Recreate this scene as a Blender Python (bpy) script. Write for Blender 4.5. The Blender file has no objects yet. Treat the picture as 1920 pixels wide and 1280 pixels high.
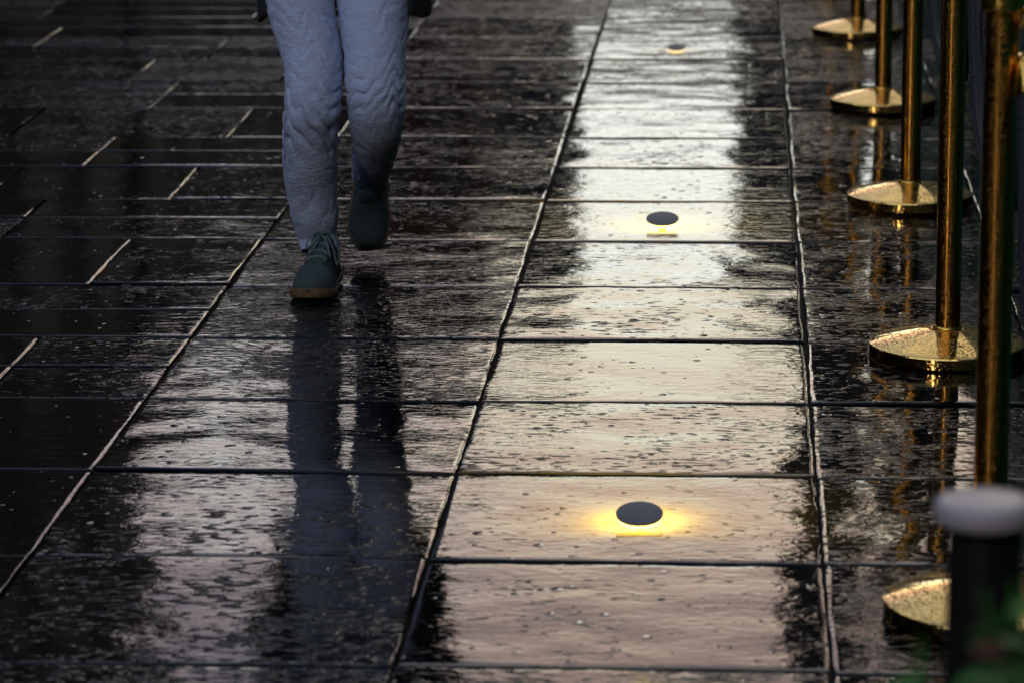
import bpy, bmesh, math, random
import numpy as np
from mathutils import Vector, Matrix, noise
R = math.radians
PI = math.pi
scene = bpy.context.scene
C = scene.collection
random.seed(7)

# ------------------------------------------------------------------ camera
F_PX, CAM_H = 6200.0, 1.58
dy = Vector((437, 1415, -F_PX)).normalized()
sy = -0.0085
up = Vector((sy, 1, (1415 + 437 * sy) / F_PX)).normalized()
dx = dy.cross(up)
M = Matrix((dx, dy, up))                       # camera axes -> world axes
cam_d = bpy.data.cameras.new('camera')
cam = bpy.data.objects.new('camera', cam_d)
C.objects.link(cam)
cam.matrix_world = Matrix.Translation((0, 0, CAM_H)) @ M.to_4x4()
cam_d.sensor_width = 36
cam_d.lens = 36 * F_PX / 1920
cam_d.clip_start = .1
cam_d.clip_end = 3000
cam_d.dof.use_dof = True
cam_d.dof.focus_distance = 6.9
cam_d.dof.aperture_fstop = 5.6
cam_d.dof.aperture_blades = 0
scene.camera = cam

# ------------------------------------------------------------------ sky + sun
SUN_EL, SUN_AZ = 11.0, 205.0      # azimuth clockwise from +Y (the street direction)
w = bpy.data.worlds.new("World")
scene.world = w
w.use_nodes = True
nt = w.node_tree
nt.nodes.clear()
N = nt.nodes.new
L = nt.links.new
out = N('ShaderNodeOutputWorld')
sky = N('ShaderNodeTexSky'); sky.sky_type = 'NISHITA'; sky.sun_disc = False
sky.sun_elevation = R(SUN_EL); sky.sun_rotation = R(SUN_AZ)
bg1 = N('ShaderNodeBackground'); bg1.inputs[1].default_value = .012
L(sky.outputs[0], bg1.inputs[0])
tc = N('ShaderNodeTexCoord')
sep = N('ShaderNodeSeparateXYZ'); L(tc.outputs['Generated'], sep.inputs[0])
ramp = N('ShaderNodeValToRGB')
cr = ramp.color_ramp
cr.interpolation = 'EASE'
stops = [(0.0, (2.3, 2.45, 2.4)), (.12, (2.7, 2.85, 2.75)), (.17, (2.45, 2.5, 2.3)), (.228, (2.4, 2.22, 1.66)), (.268, (2.3, 1.72, 1.32)),
         (.31, (1.15, .82, .72)), (.42, (.86, .80, .76)), (.60, (.74, .74, .70)), (.80, (.30, .33, .42)), (1.0, (.14, .17, .25))]
K = .4
cr.elements[0].position = 0; cr.elements[0].color = (*[c * K for c in stops[0][1]], 1)
cr.elements[1].position = 1; cr.elements[1].color = (*[c * K for c in stops[-1][1]], 1)
for p, c in stops[1:-1]:
    e = cr.elements.new(p); e.color = (*[v * K for v in c], 1)
L(sep.outputs['Z'], ramp.inputs[0])
mp = N('ShaderNodeMapping'); mp.inputs['Scale'].default_value = (3, 3, 9)
L(tc.outputs['Generated'], mp.inputs[0])
cl = N('ShaderNodeTexNoise'); cl.inputs['Scale'].default_value = 1.6; cl.inputs['Detail'].default_value = 5
L(mp.outputs[0], cl.inputs[0])
cm = N('ShaderNodeMapRange'); cm.inputs[1].default_value = .3; cm.inputs[2].default_value = .7
cm.inputs[3].default_value = .86; cm.inputs[4].default_value = 1.12
L(cl.outputs[0], cm.inputs[0])
# sky behind the camera is raised above the street side to light the jeans
fr = N('ShaderNodeMapRange'); fr.interpolation_type = 'SMOOTHSTEP'
fr.inputs[1].default_value = -.6; fr.inputs[2].default_value = .7; fr.inputs[3].default_value = 1.35; fr.inputs[4].default_value = 1.0
L(sep.outputs['Y'], fr.inputs[0])
mu = N('ShaderNodeMath'); mu.operation = 'MULTIPLY'; L(cm.outputs[0], mu.inputs[0]); L(fr.outputs[0], mu.inputs[1])
mu2 = N('ShaderNodeMath'); mu2.operation = 'MULTIPLY'; L(mu.outputs[0], mu2.inputs[0]); mu2.inputs[1].default_value = 1 / K
az = N('ShaderNodeMapRange'); az.interpolation_type = 'SMOOTHSTEP'; az.inputs[1].default_value = -.13; az.inputs[2].default_value = -.05
L(sep.outputs['X'], az.inputs[0])
azc = N('ShaderNodeMix'); azc.data_type = 'RGBA'; azc.inputs[6].default_value = (.76, .86, 1.10, 1); azc.inputs[7].default_value = (1, 1, 1, 1)
L(az.outputs[0], azc.inputs[0])
azm = N('ShaderNodeMix'); azm.data_type = 'RGBA'; azm.blend_type = 'MULTIPLY'; azm.inputs[0].default_value = 1
L(ramp.outputs[0], azm.inputs[6]); L(azc.outputs[2], azm.inputs[7])
bg2 = N('ShaderNodeBackground'); L(azm.outputs[2], bg2.inputs[0]); L(mu2.outputs[0], bg2.inputs[1])
ad = N('ShaderNodeAddShader'); L(bg1.outputs[0], ad.inputs[0]); L(bg2.outputs[0], ad.inputs[1])
L(ad.outputs[0], out.inputs[0])

sd = bpy.data.lights.new('sun', 'SUN')
sd.energy = .55; sd.angle = R(10); sd.color = (1.0, .80, .52)
sun = bpy.data.objects.new('sun', sd); C.objects.link(sun)
sdir = Vector((math.sin(R(SUN_AZ)) * math.cos(R(SUN_EL)), math.cos(R(SUN_AZ)) * math.cos(R(SUN_EL)), math.sin(R(SUN_EL))))
sun.rotation_euler = sdir.to_track_quat('Z', 'Y').to_euler()
sun.location = (0, -5, 12)

scene.view_settings.view_transform = 'Standard'
scene.view_settings.look = 'None'
scene.view_settings.exposure = 0
scene.view_settings.gamma = 1
scene.cycles.max_bounces = 6
scene.cycles.diffuse_bounces = 2
scene.cycles.glossy_bounces = 4
scene.cycles.caustics_reflective = False
scene.cycles.caustics_refractive = False
scene.cycles.sample_clamp_indirect = 4

# ------------------------------------------------------------------ helpers
def link(o):
    C.objects.link(o); return o

def mat(name, base=(.1, .1, .1), rough=.5, metal=0.0, ior=1.45):
    m = bpy.data.materials.new(name); m.use_nodes = True
    b = m.node_tree.nodes['Principled BSDF']
    b.inputs['Base Color'].default_value = (*base, 1)
    b.inputs['Roughness'].default_value = rough
    b.inputs['Metallic'].default_value = metal
    b.inputs['IOR'].default_value = ior
    return m

def nd(m, typ, **kw):
    n = m.node_tree.nodes.new(typ)
    for k, v in kw.items():
        if k in n.inputs: n.inputs[k].default_value = v
        else: setattr(n, k, v)
    return n

def noise_bump(m, scale, dist, detail=4, strength=1.0, stretch=(1, 1, 1), tex='ShaderNodeTexNoise', color=None, rough=None):
    """procedural bump, with colour and roughness variation from the same noise"""
    t = m.node_tree; b = t.nodes['Principled BSDF']
    co = nd(m, 'ShaderNodeTexCoord'); mpp = nd(m, 'ShaderNodeMapping'); mpp.inputs['Scale'].default_value = stretch
    t.links.new(co.outputs['Object'], mpp.inputs[0])
    n = nd(m, tex); n.inputs['Scale'].default_value = scale
    if tex == 'ShaderNodeTexNoise': n.inputs['Detail'].default_value = detail
    t.links.new(mpp.outputs[0], n.inputs['Vector'])
    bp = nd(m, 'ShaderNodeBump'); bp.inputs['Strength'].default_value = strength; bp.inputs['Distance'].default_value = dist
    t.links.new(n.outputs[0], bp.inputs['Height']); t.links.new(bp.outputs[0], b.inputs['Normal'])
    if color:
        r = nd(m, 'ShaderNodeMapRange'); r.inputs[1].default_value = .35; r.inputs[2].default_value = .65
        t.links.new(n.outputs[0], r.inputs[0])
        mx = nd(m, 'ShaderNodeMix', data_type='RGBA'); mx.inputs['A'].default_value = b.inputs['Base Color'].default_value
        mx.inputs[6].default_value = tuple(b.inputs['Base Color'].default_value); mx.inputs[7].default_value = (*color, 1)
        t.links.new(r.outputs[0], mx.inputs[0]); t.links.new(mx.outputs[2], b.inputs['Base Color'])
    if rough:
        r = nd(m, 'ShaderNodeMapRange'); r.inputs[1].default_value = .35; r.inputs[2].default_value = .65
        r.inputs[3].default_value = rough[0]; r.inputs[4].default_value = rough[1]
        t.links.new(n.outputs[0], r.inputs[0]); t.links.new(r.outputs[0], b.inputs['Roughness'])
    return m

def mesh_obj(name, verts, faces, m, parent=None, smooth=True):
    me = bpy.data.meshes.new(name); me.from_pydata([tuple(v) for v in verts], [], faces); me.update()
    if smooth: me.shade_smooth()
    o = bpy.data.objects.new(name, me)
    if m: me.materials.append(m)
    link(o)
    if parent: o.parent = parent
    return o

def bm_obj(name, bm, m, parent=None, smooth=True):
    me = bpy.data.meshes.new(name); bmesh.ops.recalc_face_normals(bm, faces=bm.faces); bm.to_mesh(me); bm.free()
    if smooth: me.shade_smooth()
    o = bpy.data.objects.new(name, me)
    if m: me.materials.append(m)
    link(o)
    if parent: o.parent = parent
    return o

def thing(name, label, cat, loc=(0, 0, 0), group=None):
    o = bpy.data.objects.new(name, None); link(o); o.location = loc; o.empty_display_size = .1
    o['label'] = label; o['category'] = cat
    if group: o['group'] = group
    return o

def lathe(prof, seg=64, sharp=()):
    """prof: list of (r, z) from bottom to top"""
    vs, fs = [], []
    for r, z in prof:
        for k in range(seg):
            a = 2 * PI * k / seg; vs.append((r * math.cos(a), r * math.sin(a), z))
    for i in range(len(prof) - 1):
        for k in range(seg):
            k2 = (k + 1) % seg
            fs.append((i * seg + k, i * seg + k2, (i + 1) * seg + k2, (i + 1) * seg + k))
    fs.append(tuple(range(seg - 1, -1, -1)))
    fs.append(tuple((len(prof) - 1) * seg + k for k in range(seg)))
    return vs, fs

def sharp_edges(o, deg=35):
    me = o.data; bm = bmesh.new(); bm.from_mesh(me)
    for e in bm.edges:
        if len(e.link_faces) == 2 and e.calc_face_angle(0) > R(deg): e.smooth = False
    bm.to_mesh(me); bm.free()

def frames(pts):
    fr_, prev = [], None
    for i, p in enumerate(pts):
        a = pts[max(i - 1, 0)]; b = pts[min(i + 1, len(pts) - 1)]
        t = (b - a).normalized()
        ref = prev if prev is not None else (Vector((1, 0, 0)) if abs(t.x) < .8 else Vector((0, 1, 0)))
        u = (ref - t * ref.dot(t)).normalized(); v = t.cross(u)
        fr_.append((t, u, v)); prev = u
    return fr_

def tube(pts, rad, seg=12, fn=None, cap=True, flat=1.0):
    pts = [Vector(p) for p in pts]; fr_ = frames(pts); vs, fs = [], []
    s = 0
    for i, p in enumerate(pts):
        if i: s += (pts[i] - pts[i - 1]).length
        t, u, v = fr_[i]; r = rad[i] if hasattr(rad, '__len__') else rad
        for k in range(seg):
            a = 2 * PI * k / seg; rr = r * (fn(a, s) if fn else 1)
            vs.append(p + u * math.cos(a) * rr + v * math.sin(a) * rr * flat)
    n = len(pts)
    for i in range(n - 1):
        for k in range(seg):
            k2 = (k + 1) % seg
            fs.append((i * seg + k, i * seg + k2, (i + 1) * seg + k2, (i + 1) * seg + k))
    if cap:
        fs.append(tuple(range(seg - 1, -1, -1))); fs.append(tuple((n - 1) * seg + k for k in range(seg)))
    return vs, fs

def catmull(pts, n=8):
    P = [Vector(p) for p in pts]; P = [P[0] * 2 - P[1]] + P + [P[-1] * 2 - P[-2]]; o = []
    for i in range(1, len(P) - 2):
        for k in range(n):
            t = k / n; a, b, c, d = P[i - 1], P[i], P[i + 1], P[i + 2]
            o.append(.5 * ((2 * b) + (c - a) * t + (2 * a - 5 * b + 4 * c - d) * t * t + (3 * b - 3 * c + d - a) * t ** 3))
    o.append(P[-2]); return o

def box(bm, x0, x1, y0, y1, z0, z1):
    g = bmesh.ops.create_cube(bm, size=1)
    bmesh.ops.scale(bm, vec=(x1 - x0, y1 - y0, z1 - z0), verts=g['verts'])
    bmesh.ops.translate(bm, vec=((x0 + x1) / 2, (y0 + y1) / 2, (z0 + z1) / 2), verts=g['verts'])
    return g['verts']

# ------------------------------------------------------------------ paving
m_slab = mat('wet_slate', (.012, .012, .015), .08, ior=1.42)
def build_slate():
    t = m_slab.node_tree; ln = t.links.new; b = t.nodes['Principled BSDF']
    co = nd(m_slab, 'ShaderNodeTexCoord')
    off = nd(m_slab, 'ShaderNodeAttribute', attribute_name='slab_seed')
    wet = nd(m_slab, 'ShaderNodeAttribute', attribute_name='wetness')
    # a different piece of stone for every slab
    sc = nd(m_slab, 'ShaderNodeVectorMath', operation='MULTIPLY'); sc.inputs[1].default_value = (17.0, 9.0, 5.0)
    cmb = nd(m_slab, 'ShaderNodeCombineXYZ')
    for i in range(3): ln(off.outputs['Fac'], cmb.inputs[i])
    ln(cmb.outputs[0], sc.inputs[0])
    addv = nd(m_slab, 'ShaderNodeVectorMath', operation='ADD'); ln(co.outputs['Object'], addv.inputs[0]); ln(sc.outputs[0], addv.inputs[1])
    def nz(scale, stretch, detail, rough=.55, dist=0):
        mp_ = nd(m_slab, 'ShaderNodeMapping'); mp_.inputs['Scale'].default_value = stretch
        ln(addv.outputs[0], mp_.inputs[0])
        n = nd(m_slab, 'ShaderNodeTexNoise'); n.inputs['Scale'].default_value = scale; n.inputs['Detail'].default_value = detail
        n.inputs['Roughness'].default_value = rough; n.inputs['Distortion'].default_value = dist
        ln(mp_.outputs[0], n.inputs['Vector']); return n
    def math_(op, a, bb=None, cc=None):
        n = nd(m_slab, 'ShaderNodeMath', operation=op)
        for i, v in enumerate((a, bb, cc)):
            if v is None: continue
            if isinstance(v, (int, float)): n.inputs[i].default_value = v
            else: ln(v, n.inputs[i])
        return n.outputs[0]
    riven = nz(76, (.42, 1.0, 1), 3.2, .5, .3).outputs[0]        # riven slate, 3 cm features
    broad = nz(5.0, (.8, 1.2, 1), 3, .5).outputs[0]             # hollows 20 cm across
    h = math_('ADD', math_('MULTIPLY', riven, .70), math_('MULTIPLY', broad, .30))
    lvl = nd(m_slab, 'ShaderNodeMapRange'); ln(wet.outputs['Fac'], lvl.inputs[0])
    lvl.inputs[3].default_value = .36; lvl.inputs[4].default_value = .69
    pool = nz(2.3, (1, 1.3, 1), 2, .5, .6).outputs[0]
    level = math_('ADD', lvl.outputs[0], math_('MULTIPLY_ADD', pool, .18, -.09))
    mx = math_('SMOOTH_MAX', h, level, .028)
    # the water film still carries faint ripples and drop marks
    rip = nz(48, (.50, 1.0, 1), 3, .55, .8).outputs[0]
    fine = nz(150, (.7, 1, 1), 2, .5).outputs[0]
    grit = nd(m_slab, 'ShaderNodeTexVoronoi'); grit.inputs['Scale'].default_value = 46; grit.inputs['Randomness'].default_value = 1
    ln(addv.outputs[0], grit.inputs['Vector'])
    gs = nd(m_slab, 'ShaderNodeSeparateColor'); ln(grit.outputs['Color'], gs.inputs[0])
    dot = nd(m_slab, 'ShaderNodeMapRange'); ln(math_('DIVIDE', grit.outputs['Distance'], math_('MULTIPLY_ADD', math_('POWER', gs.outputs[1], 2.5), 1.5, .45)), dot.inputs[0])
    dot.inputs[1].default_value = .0; dot.inputs[2].default_value = .30; dot.inputs[3].default_value = 1; dot.inputs[4].default_value = 0
    dsel = nd(m_slab, 'ShaderNodeSeparateColor'); ln(grit.outputs['Color'], dsel.inputs[0])
    patch = nz(3.1, (1, 1, 1), 2).outputs[0]
    keep = math_('GREATER_THAN', math_('ADD', dsel.outputs[0], math_('MULTIPLY', patch, .8)), 1.29)
    dots = math_('MULTIPLY', dot.outputs[0], keep)
    ex = nd(m_slab, 'ShaderNodeMapRange'); ln(math_('SUBTRACT', h, level), ex.inputs[0])
    ex.inputs[1].default_value = -.01; ex.inputs[2].default_value = .05
    tot = math_('ADD', mx, math_('MULTIPLY', rip, .034))
    tot = math_('ADD', tot, math_('MULTIPLY', math_('MULTIPLY', fine, ex.outputs[0]), .03))
    tot = math_('ADD', tot, math_('MULTIPLY', dots, .085))
    bp = nd(m_slab, 'ShaderNodeBump'); bp.inputs['Strength'].default_value = 1; bp.inputs['Distance'].default_value = .0125
    ln(tot, bp.inputs['Height']); ln(bp.outputs[0], b.inputs['Normal'])
    rg = nd(m_slab, 'ShaderNodeMapRange'); ln(ex.outputs[0], rg.inputs[0]); rg.inputs[3].default_value = .03; rg.inputs[4].default_value = .07
    ln(rg.outputs[0], b.inputs['Roughness'])
    tint = nd(m_slab, 'ShaderNodeValToRGB'); ln(off.outputs['Fac'], tint.inputs[0])
    e = tint.color_ramp.elements; e[0].color = (.0022, .0028, .0042, 1); e[1].color = (.0042, .0030, .0028, 1)
    ln(tint.outputs[0], b.inputs['Base Color'])
build_slate()
m_joint = noise_bump(mat('wet_joint_sand', (.004, .004, .004), .7), 160, .004)
m_joint.node_tree.nodes['Principled BSDF'].inputs['Specular IOR Level'].default_value = .1

ROWS = [3.62, 4.17, 4.722, 5.281, 5.842, 6.395, 6.946, 7.491, 8.053, 8.603, 9.112, 9.617, 10.178, 10.744]
while ROWS[-1] < 26: ROWS.append(ROWS[-1] + .553)
ROWS = [ROWS[0] - .555 * k for k in range(8, 0, -1)] + ROWS
COLS = [(-1.19, -.5165), (-.5165, .1405), (.1405, .612)]
WET = {  # column, row start index in the visible rows (counted from y = 4.722): how full of water the slab stands
    1: {-1: .5, 0: .80, 1: .82, 2: .66, 3: 1.0, 4: .70, 5: .74, 6: 1.0, 7: .92, 8: .74, 9: .76, 10: .74, 11: .62, 12: .66, 13: .6},
    0: {-1: .45, 0: .55, 1: .62, 2: .76, 3: .50, 4: .50, 5: .55, 6: .62, 7: .68, 8: .62, 9: .68, 10: .66, 11: .6},
    2: {-1: .5, 0: .62, 1: .62, 2: .50, 3: .80, 4: .45, 5: .55, 6: .6, 7: .7, 8: .6, 9: .5, 10: .6}}
rng = random.Random(11)
slabs = []      # x0, x1, y0, y1, wet, seed, tilt x, tilt y, dz
base_row = ROWS.index(4.722)
for ri in range(len(ROWS) - 1):
    y0, y1 = ROWS[ri], ROWS[ri + 1]
    for ci, (x0, x1) in enumerate(COLS):
        wv = WET[ci].get(ri - base_row, rng.uniform(.3, .6))
        slabs.append((x0, x1, y0, y1, wv))
    # narrower slabs to the right of the posts
    xs = [.612, 1.24, 1.9, 2.6, 3.4]
    for a, b in zip(xs, xs[1:]): slabs.append((a, b, y0, y1, rng.uniform(.3, .8)))
    # long narrow pavers in a broken bond to the left
    ym = (y0 + y1) / 2
    full = y1 < 6.42 or rng.random() < .22
    for k, (ya, yb) in enumerate(((y0, y1),) if full else ((y0, ym), (ym, y1))):
        x = -1.19; lead = (.33, .66, .66, .33)[(ri * 2 + k + 1) % 4]
        while x > -4.2:
            wd = lead; lead = rng.choice((.5, .66, .82, 1.0, 1.3))
            slabs.append((x - wd, x, ya, yb, rng.choice((.95, .97, .9, .7, 1.0, .42, .92, .55))))
            x -= wd

def axis(a, b, step, near):
    e = [0, .0012, .0028, .005, .008, .012, .017, .024] if near else [0, .004, .012]
    inner = max(2, int((b - a - .05) / step))
    lo = [a + v for v in e]; hi = [b - v for v in reversed(e)]
    mid = [lo[-1] + (hi[0] - lo[-1]) * i / inner for i in range(1, inner)]
    return np.array(lo + mid + hi)

def build_paving():
    V, Fc, S, W = [], [], [], []
    base = 0
    for (x0, x1, y0, y1, wv) in slabs:
        near = 4.0 < y1 and y0 < 13.2 and -3.2 < x1 and x0 < 1.2
        big = (x1 - x0) > .3 and abs((y1 - y0) - .555) < .1 and x0 > -1.3
        g = .0034
        ax = axis(x0 + g, x1 - g, .022 if near else .3, near); ay = axis(y0 + g, y1 - g, .022 if near else .3, near)
        seed = rng.random(); tx = rng.gauss(0, .0035); ty = rng.gauss(0, .0045); dz = rng.gauss(0, .0014)
        if wv > .9: tx *= .3; ty *= .3
        elif abs(x0 + .5165) < .01: tx *= .45; ty *= .6
        ef = [rng.uniform(.15, 1.25) for _ in range(4)]
        cx, cy = (x0 + x1) / 2, (y0 + y1) / 2
        nx, ny = len(ax), len(ay)
        X, Y = np.meshgrid(ax, ay)
        Dx = np.minimum(X - ax[0], ax[-1] - X); Dy = np.minimum(Y - ay[0], ay[-1] - Y); D = np.minimum(Dx, Dy)
        # wobbling chipped edges
        Z = dz + tx * (X - cx) + ty * (Y - cy)
        if near:
            nf = np.array([noise.noise((x * 9 + seed * 50, y * 9, seed * 7)) for x, y in zip(X.ravel(), Y.ravel())]).reshape(X.shape)
            ne = np.array([noise.noise((x * 55, y * 55, seed * 9)) for x, y in zip(X.ravel(), Y.ravel())]).reshape(X.shape)
            Z += .0011 * nf * (1 - .8 * (wv > .9))
            nl = np.array([noise.noise((x * 3.3, y * 3.3, seed * 31)) for x, y in zip(X.ravel(), Y.ravel())]).reshape(X.shape)
            fx = (.8 if x1 < -1.1 else np.where((X < cx) & (abs(x0 - .1405) < .01), 1.1, .55)) * np.where(X < cx, ef[0], ef[1]) * np.clip(.75 + 1.6 * nl, .12, 1.5); fy = np.where(Y < cy, ef[2], ef[3]) * np.clip(.8 + 1.5 * nl, .15, 1.4)
            t = np.clip(1 - Dx / (.0055 + .003 * ne), 0, 1); Z -= (.0030 + .001 * ne) * fx * t ** 1.8
            t = np.clip(1 - Dy / (.017 + .007 * ne), 0, 1); Z -= .0016 * fy * t ** 1.15
            t = np.clip(1 - Dy / (.006 + .003 * ne), 0, 1); Z -= .003 * t ** 2
            wob = .0014 * ne * (D < .004)
            sx = np.where(X < cx, 1, -1) * (Dx < .004); sy_ = np.where(Y < cy, 1, -1) * (Dy < .004)
            X = X + wob * sx + .0018 * nf * sx; Y = Y + wob * sy_
        else:
            t = np.clip(1 - D / .008, 0, 1); Z -= .006 * t ** 2
        V.append(np.stack([X, Y, Z], -1).reshape(-1, 3))
        idx = base + np.arange(nx * ny).reshape(ny, nx)
        q = np.stack([idx[:-1, :-1], idx[:-1, 1:], idx[1:, 1:], idx[1:, :-1]], -1).reshape(-1, 4)
        Fc.append(q)
        # skirts
        ring = np.concatenate([idx[0, :], idx[1:, -1], idx[-1, -2::-1], idx[-2:0:-1, 0]])
        base += nx * ny
        tv_ = V[-1][ring - (base - nx * ny)].copy(); rv = tv_.copy(); rv[:, 2] = -.03     # the side has its own top row: a crisp arris
        V.append(tv_); V.append(rv); n = len(ring); topr = base + np.arange(n); low = base + n + np.arange(n)
        Fc.append(np.stack([topr, low, np.roll(low, -1), np.roll(topr, -1)], -1))
        base += 2 * n
        S.append(np.full(nx * ny + 2 * n, seed)); W.append(np.full(nx * ny + 2 * n, wv))
    V = np.concatenate(V); Fc = np.concatenate(Fc); S = np.concatenate(S); W = np.concatenate(W)
    me = bpy.data.meshes.new('pavement')
    me.vertices.add(len(V)); me.vertices.foreach_set('co', V.astype(np.float32).ravel())
    me.loops.add(Fc.size); me.loops.foreach_set('vertex_index', Fc.astype(np.int32).ravel())
    me.polygons.add(len(Fc)); me.polygons.foreach_set('loop_start', np.arange(0, Fc.size, 4, dtype=np.int32))
    me.update(calc_edges=True); me.validate()
    a = me.attributes.new('slab_seed', 'FLOAT', 'POINT'); a.data.foreach_set('value', S.astype(np.float32))
    a = me.attributes.new('wetness', 'FLOAT', 'POINT'); a.data.foreach_set('value', W.astype(np.float32))
    me.shade_smooth(); me.materials.append(m_slab)
    o = bpy.data.objects.new('pavement', me); link(o); o['kind'] = 'structure'
    return o
build_paving()
g = mesh_obj('ground', [(-600, -300, -.011), (600, -300, -.011), (600, 900, -.011), (-600, 900, -.011)], [(0, 1, 2, 3)], m_joint, smooth=False)
g['kind'] = 'structure'

# ------------------------------------------------------------------ buildings round the square (seen only as reflections; last ones added to block light)
def wallmat(n, c, c2): return noise_bump(mat(n, c, .75), .6, .02, color=c2)
m_wall = [wallmat('soot_brick', (.006, .004, .004), (.011, .006, .006)), wallmat('dark_render', (.005, .006, .009), (.009, .010, .013)),
          wallmat('grey_stone', (.010, .011, .015), (.006, .007, .010)), wallmat('brown_stone', (.014, .008, .006), (.008, .006, .005))]
for _m in m_wall: _m.node_tree.nodes['Principled BSDF'].inputs['Specular IOR Level'].default_value = .03
m_roof = noise_bump(mat('roof_slate', (.03, .032, .036), .55), 2, .02)
m_glass = noise_bump(mat('dark_window_glass', (.006, .006, .008), .6), .4, .003)
m_glass.node_tree.nodes['Principled BSDF'].inputs['Specular IOR Level'].default_value = .05
m_frame = noise_bump(mat('window_frame_paint', (.12, .12, .12), .5), 20, .001)
def building(x0, x1, y0, y1, h, wm, label, face='south', roof=1.2, cols=4, floors=4):
    t = thing('building', label, 'building', ((x0 + x1) / 2, (y0 + y1) / 2, 0), 'buildings round the square')
    ox, oy = t.location.x, t.location.y
    bm = bmesh.new(); box(bm, x0 - ox, x1 - ox, y0 - oy, y1 - oy, 0, h); bm_obj('wall', bm, wm, t, False)
    bm = bmesh.new(); box(bm, x0 - ox - .3, x1 - ox + .3, y0 - oy - .3, y1 - oy + .3, h, h + .5)
    vs = box(bm, x0 - ox + .4, x1 - ox - .4, y0 - oy + .4, y1 - oy - .4, h + .5, h + .5 + roof); bm_obj('roof', bm, m_roof, t, False)
    for i in range(cols):
        for j in range(floors):
            zc = h * (j + .55) / floors; u = (i + .5) / cols; bm = bmesh.new(); hh = h / floors * .27; fb = bmesh.new()
            if face in ('south', 'north'):
                ww = (x1 - x0) / cols * .25; xc = x0 + (x1 - x0) * u - ox; ys = (y0 if face == 'south' else y1) - oy; s = -1 if face == 'south' else 1
                a, b = sorted((ys + .02 * s, ys - .1 * s)); box(bm, xc - ww, xc + ww, a, b, zc - hh, zc + hh)
                a, b = sorted((ys + .12 * s, ys + .02 * s)); box(fb, xc - ww - .08, xc + ww + .08, a, b, zc - hh - .14, zc - hh)
            else:
                ww = (y1 - y0) / cols * .25; yc = y0 + (y1 - y0) * u - oy; xs_ = (x1 if face == 'east' else x0) - ox; s = 1 if face == 'east' else -1
                a, b = sorted((xs_ + .02 * s, xs_ - .1 * s)); box(bm, a, b, yc - ww, yc + ww, zc - hh, zc + hh)
                a, b = sorted((xs_ + .12 * s, xs_ + .02 * s)); box(fb, a, b, yc - ww - .08, yc + ww + .08, zc - hh - .14, zc - hh)
            wo = bm_obj('window', bm, m_glass, t, False); bm_obj('sill', fb, m_frame, wo, False)
    return t
building(-22, -9, 22, 47.6, 19.0, m_wall[0], 'sooty brick block nearest on the left of the square', 'east', 2, 6, 4)
building(-22, -9, 48.2, 66, 10.6, m_wall[1], 'dark rendered house next to the sooty brick block', 'east', 1.2, 5, 4)
building(-17.5, -9.2, 113, 125, 25.0, m_wall[3], 'brown stone block closing the left side of the street', 'south', 1.5, 4, 6)
building(-12.6, -8.0, 150, 162, 30.5, m_wall[2], 'narrow grey stone house beyond the brown block', 'south', 1, 3, 6)
building(-30, 26, 262, 275, 33, m_wall[1], 'long low dark building closing the far end of the street', 'south', 2, 10, 5)
building(-.28, 2.9, 150, 160, 29.3, m_wall[2], 'tall grey stone corner house right of the street gap', 'south', 1.2, 2, 6)
building(1.5, 2.7, 80, 88, 34.0, m_wall[1], 'slim dark tower on the right', 'south', 1.0, 1, 8)
building(2.4, 3.75, 96, 110, 36, m_wall[3], 'narrow brown stone tower on the right, before the bright gap', 'south', 1.4, 1, 8)
building(4.7, 6.0, 96, 110, 32, m_wall[2], 'narrow grey stone tower on the right, beyond the bright gap', 'south', 1.4, 1, 8)
building(6.3, 22, 96, 110, 17.6, m_wall[2], 'wide grey stone block on the right', 'south', 1.4, 6, 4)

building(-44, -19.5, -38, -26, 11, m_wall[1], 'unseen block added behind the camera to darken the posts, left of the sun gap', 'north', 1.2, 5, 4)  # added out of view: cuts the low sky mirrored in the brass poles
building(-13.2, 24, -38, -26, 11, m_wall[0], 'unseen block added behind the camera to darken the posts, right of the sun gap', 'north', 1.5, 7, 4)  # added light blocker; the gap beside it lets a thin sun streak through
building(-30, -17, -20, 20, 11.0, m_wall[3], 'unseen row added on the left to darken that side of the posts', 'east', 1.2, 8, 3)  # unseen blocker added so the poles' left edges stay dark
building(7.5, 20, -22, 44, 15.0, m_wall[2], 'unseen row added on the right to darken that side of the posts', 'west', 1.2, 10, 4)  # unseen blocker added so the poles go dark on the right

# ------------------------------------------------------------------ dark green cafe screen beside the posts
m_green = noise_bump(mat('dark_green_paint', (.022, .16, .135), .5), 30, .001, color=(  .014, .095, .080))
m_green.node_tree.nodes['Principled BSDF'].inputs['Specular IOR Level'].default_value = .1
m_black = noise_bump(mat('black_metal', (.012, .012, .013), .4), 40, .0006)
m_letter = noise_bump(mat('cream_paint', (.55, .50, .38), .5), 60, .0004)
def screen(y0, y1, label):
    t = thing('cafe_screen', label, 'screen', (.745, (y0 + y1) / 2, 0), 'low green screens along the terrace')
    hl = (y1 - y0) / 2
    bm = bmesh.new(); box(bm, -.012, .012, -hl + .03, hl - .03, .080, 1.02)
    bmesh.ops.bevel(bm, geom=bm.edges[:], offset=.003, segments=1); bm_obj('panel', bm, m_green, t, False)
    for s in (-1, 1):
        bm = bmesh.new(); box(bm, -.02, .02, s * (hl - .0125) - .0135, s * (hl - .0125) + .0135, 0.004, 1.07); bm_obj('post', bm, m_black, t, False)
    for z in (.060, 1.04):
        bm = bmesh.new(); box(bm, -.015, .015, -hl + .03, hl - .03, z - .018, z + .018); bm_obj('rail', bm, m_black, t, False)
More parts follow.
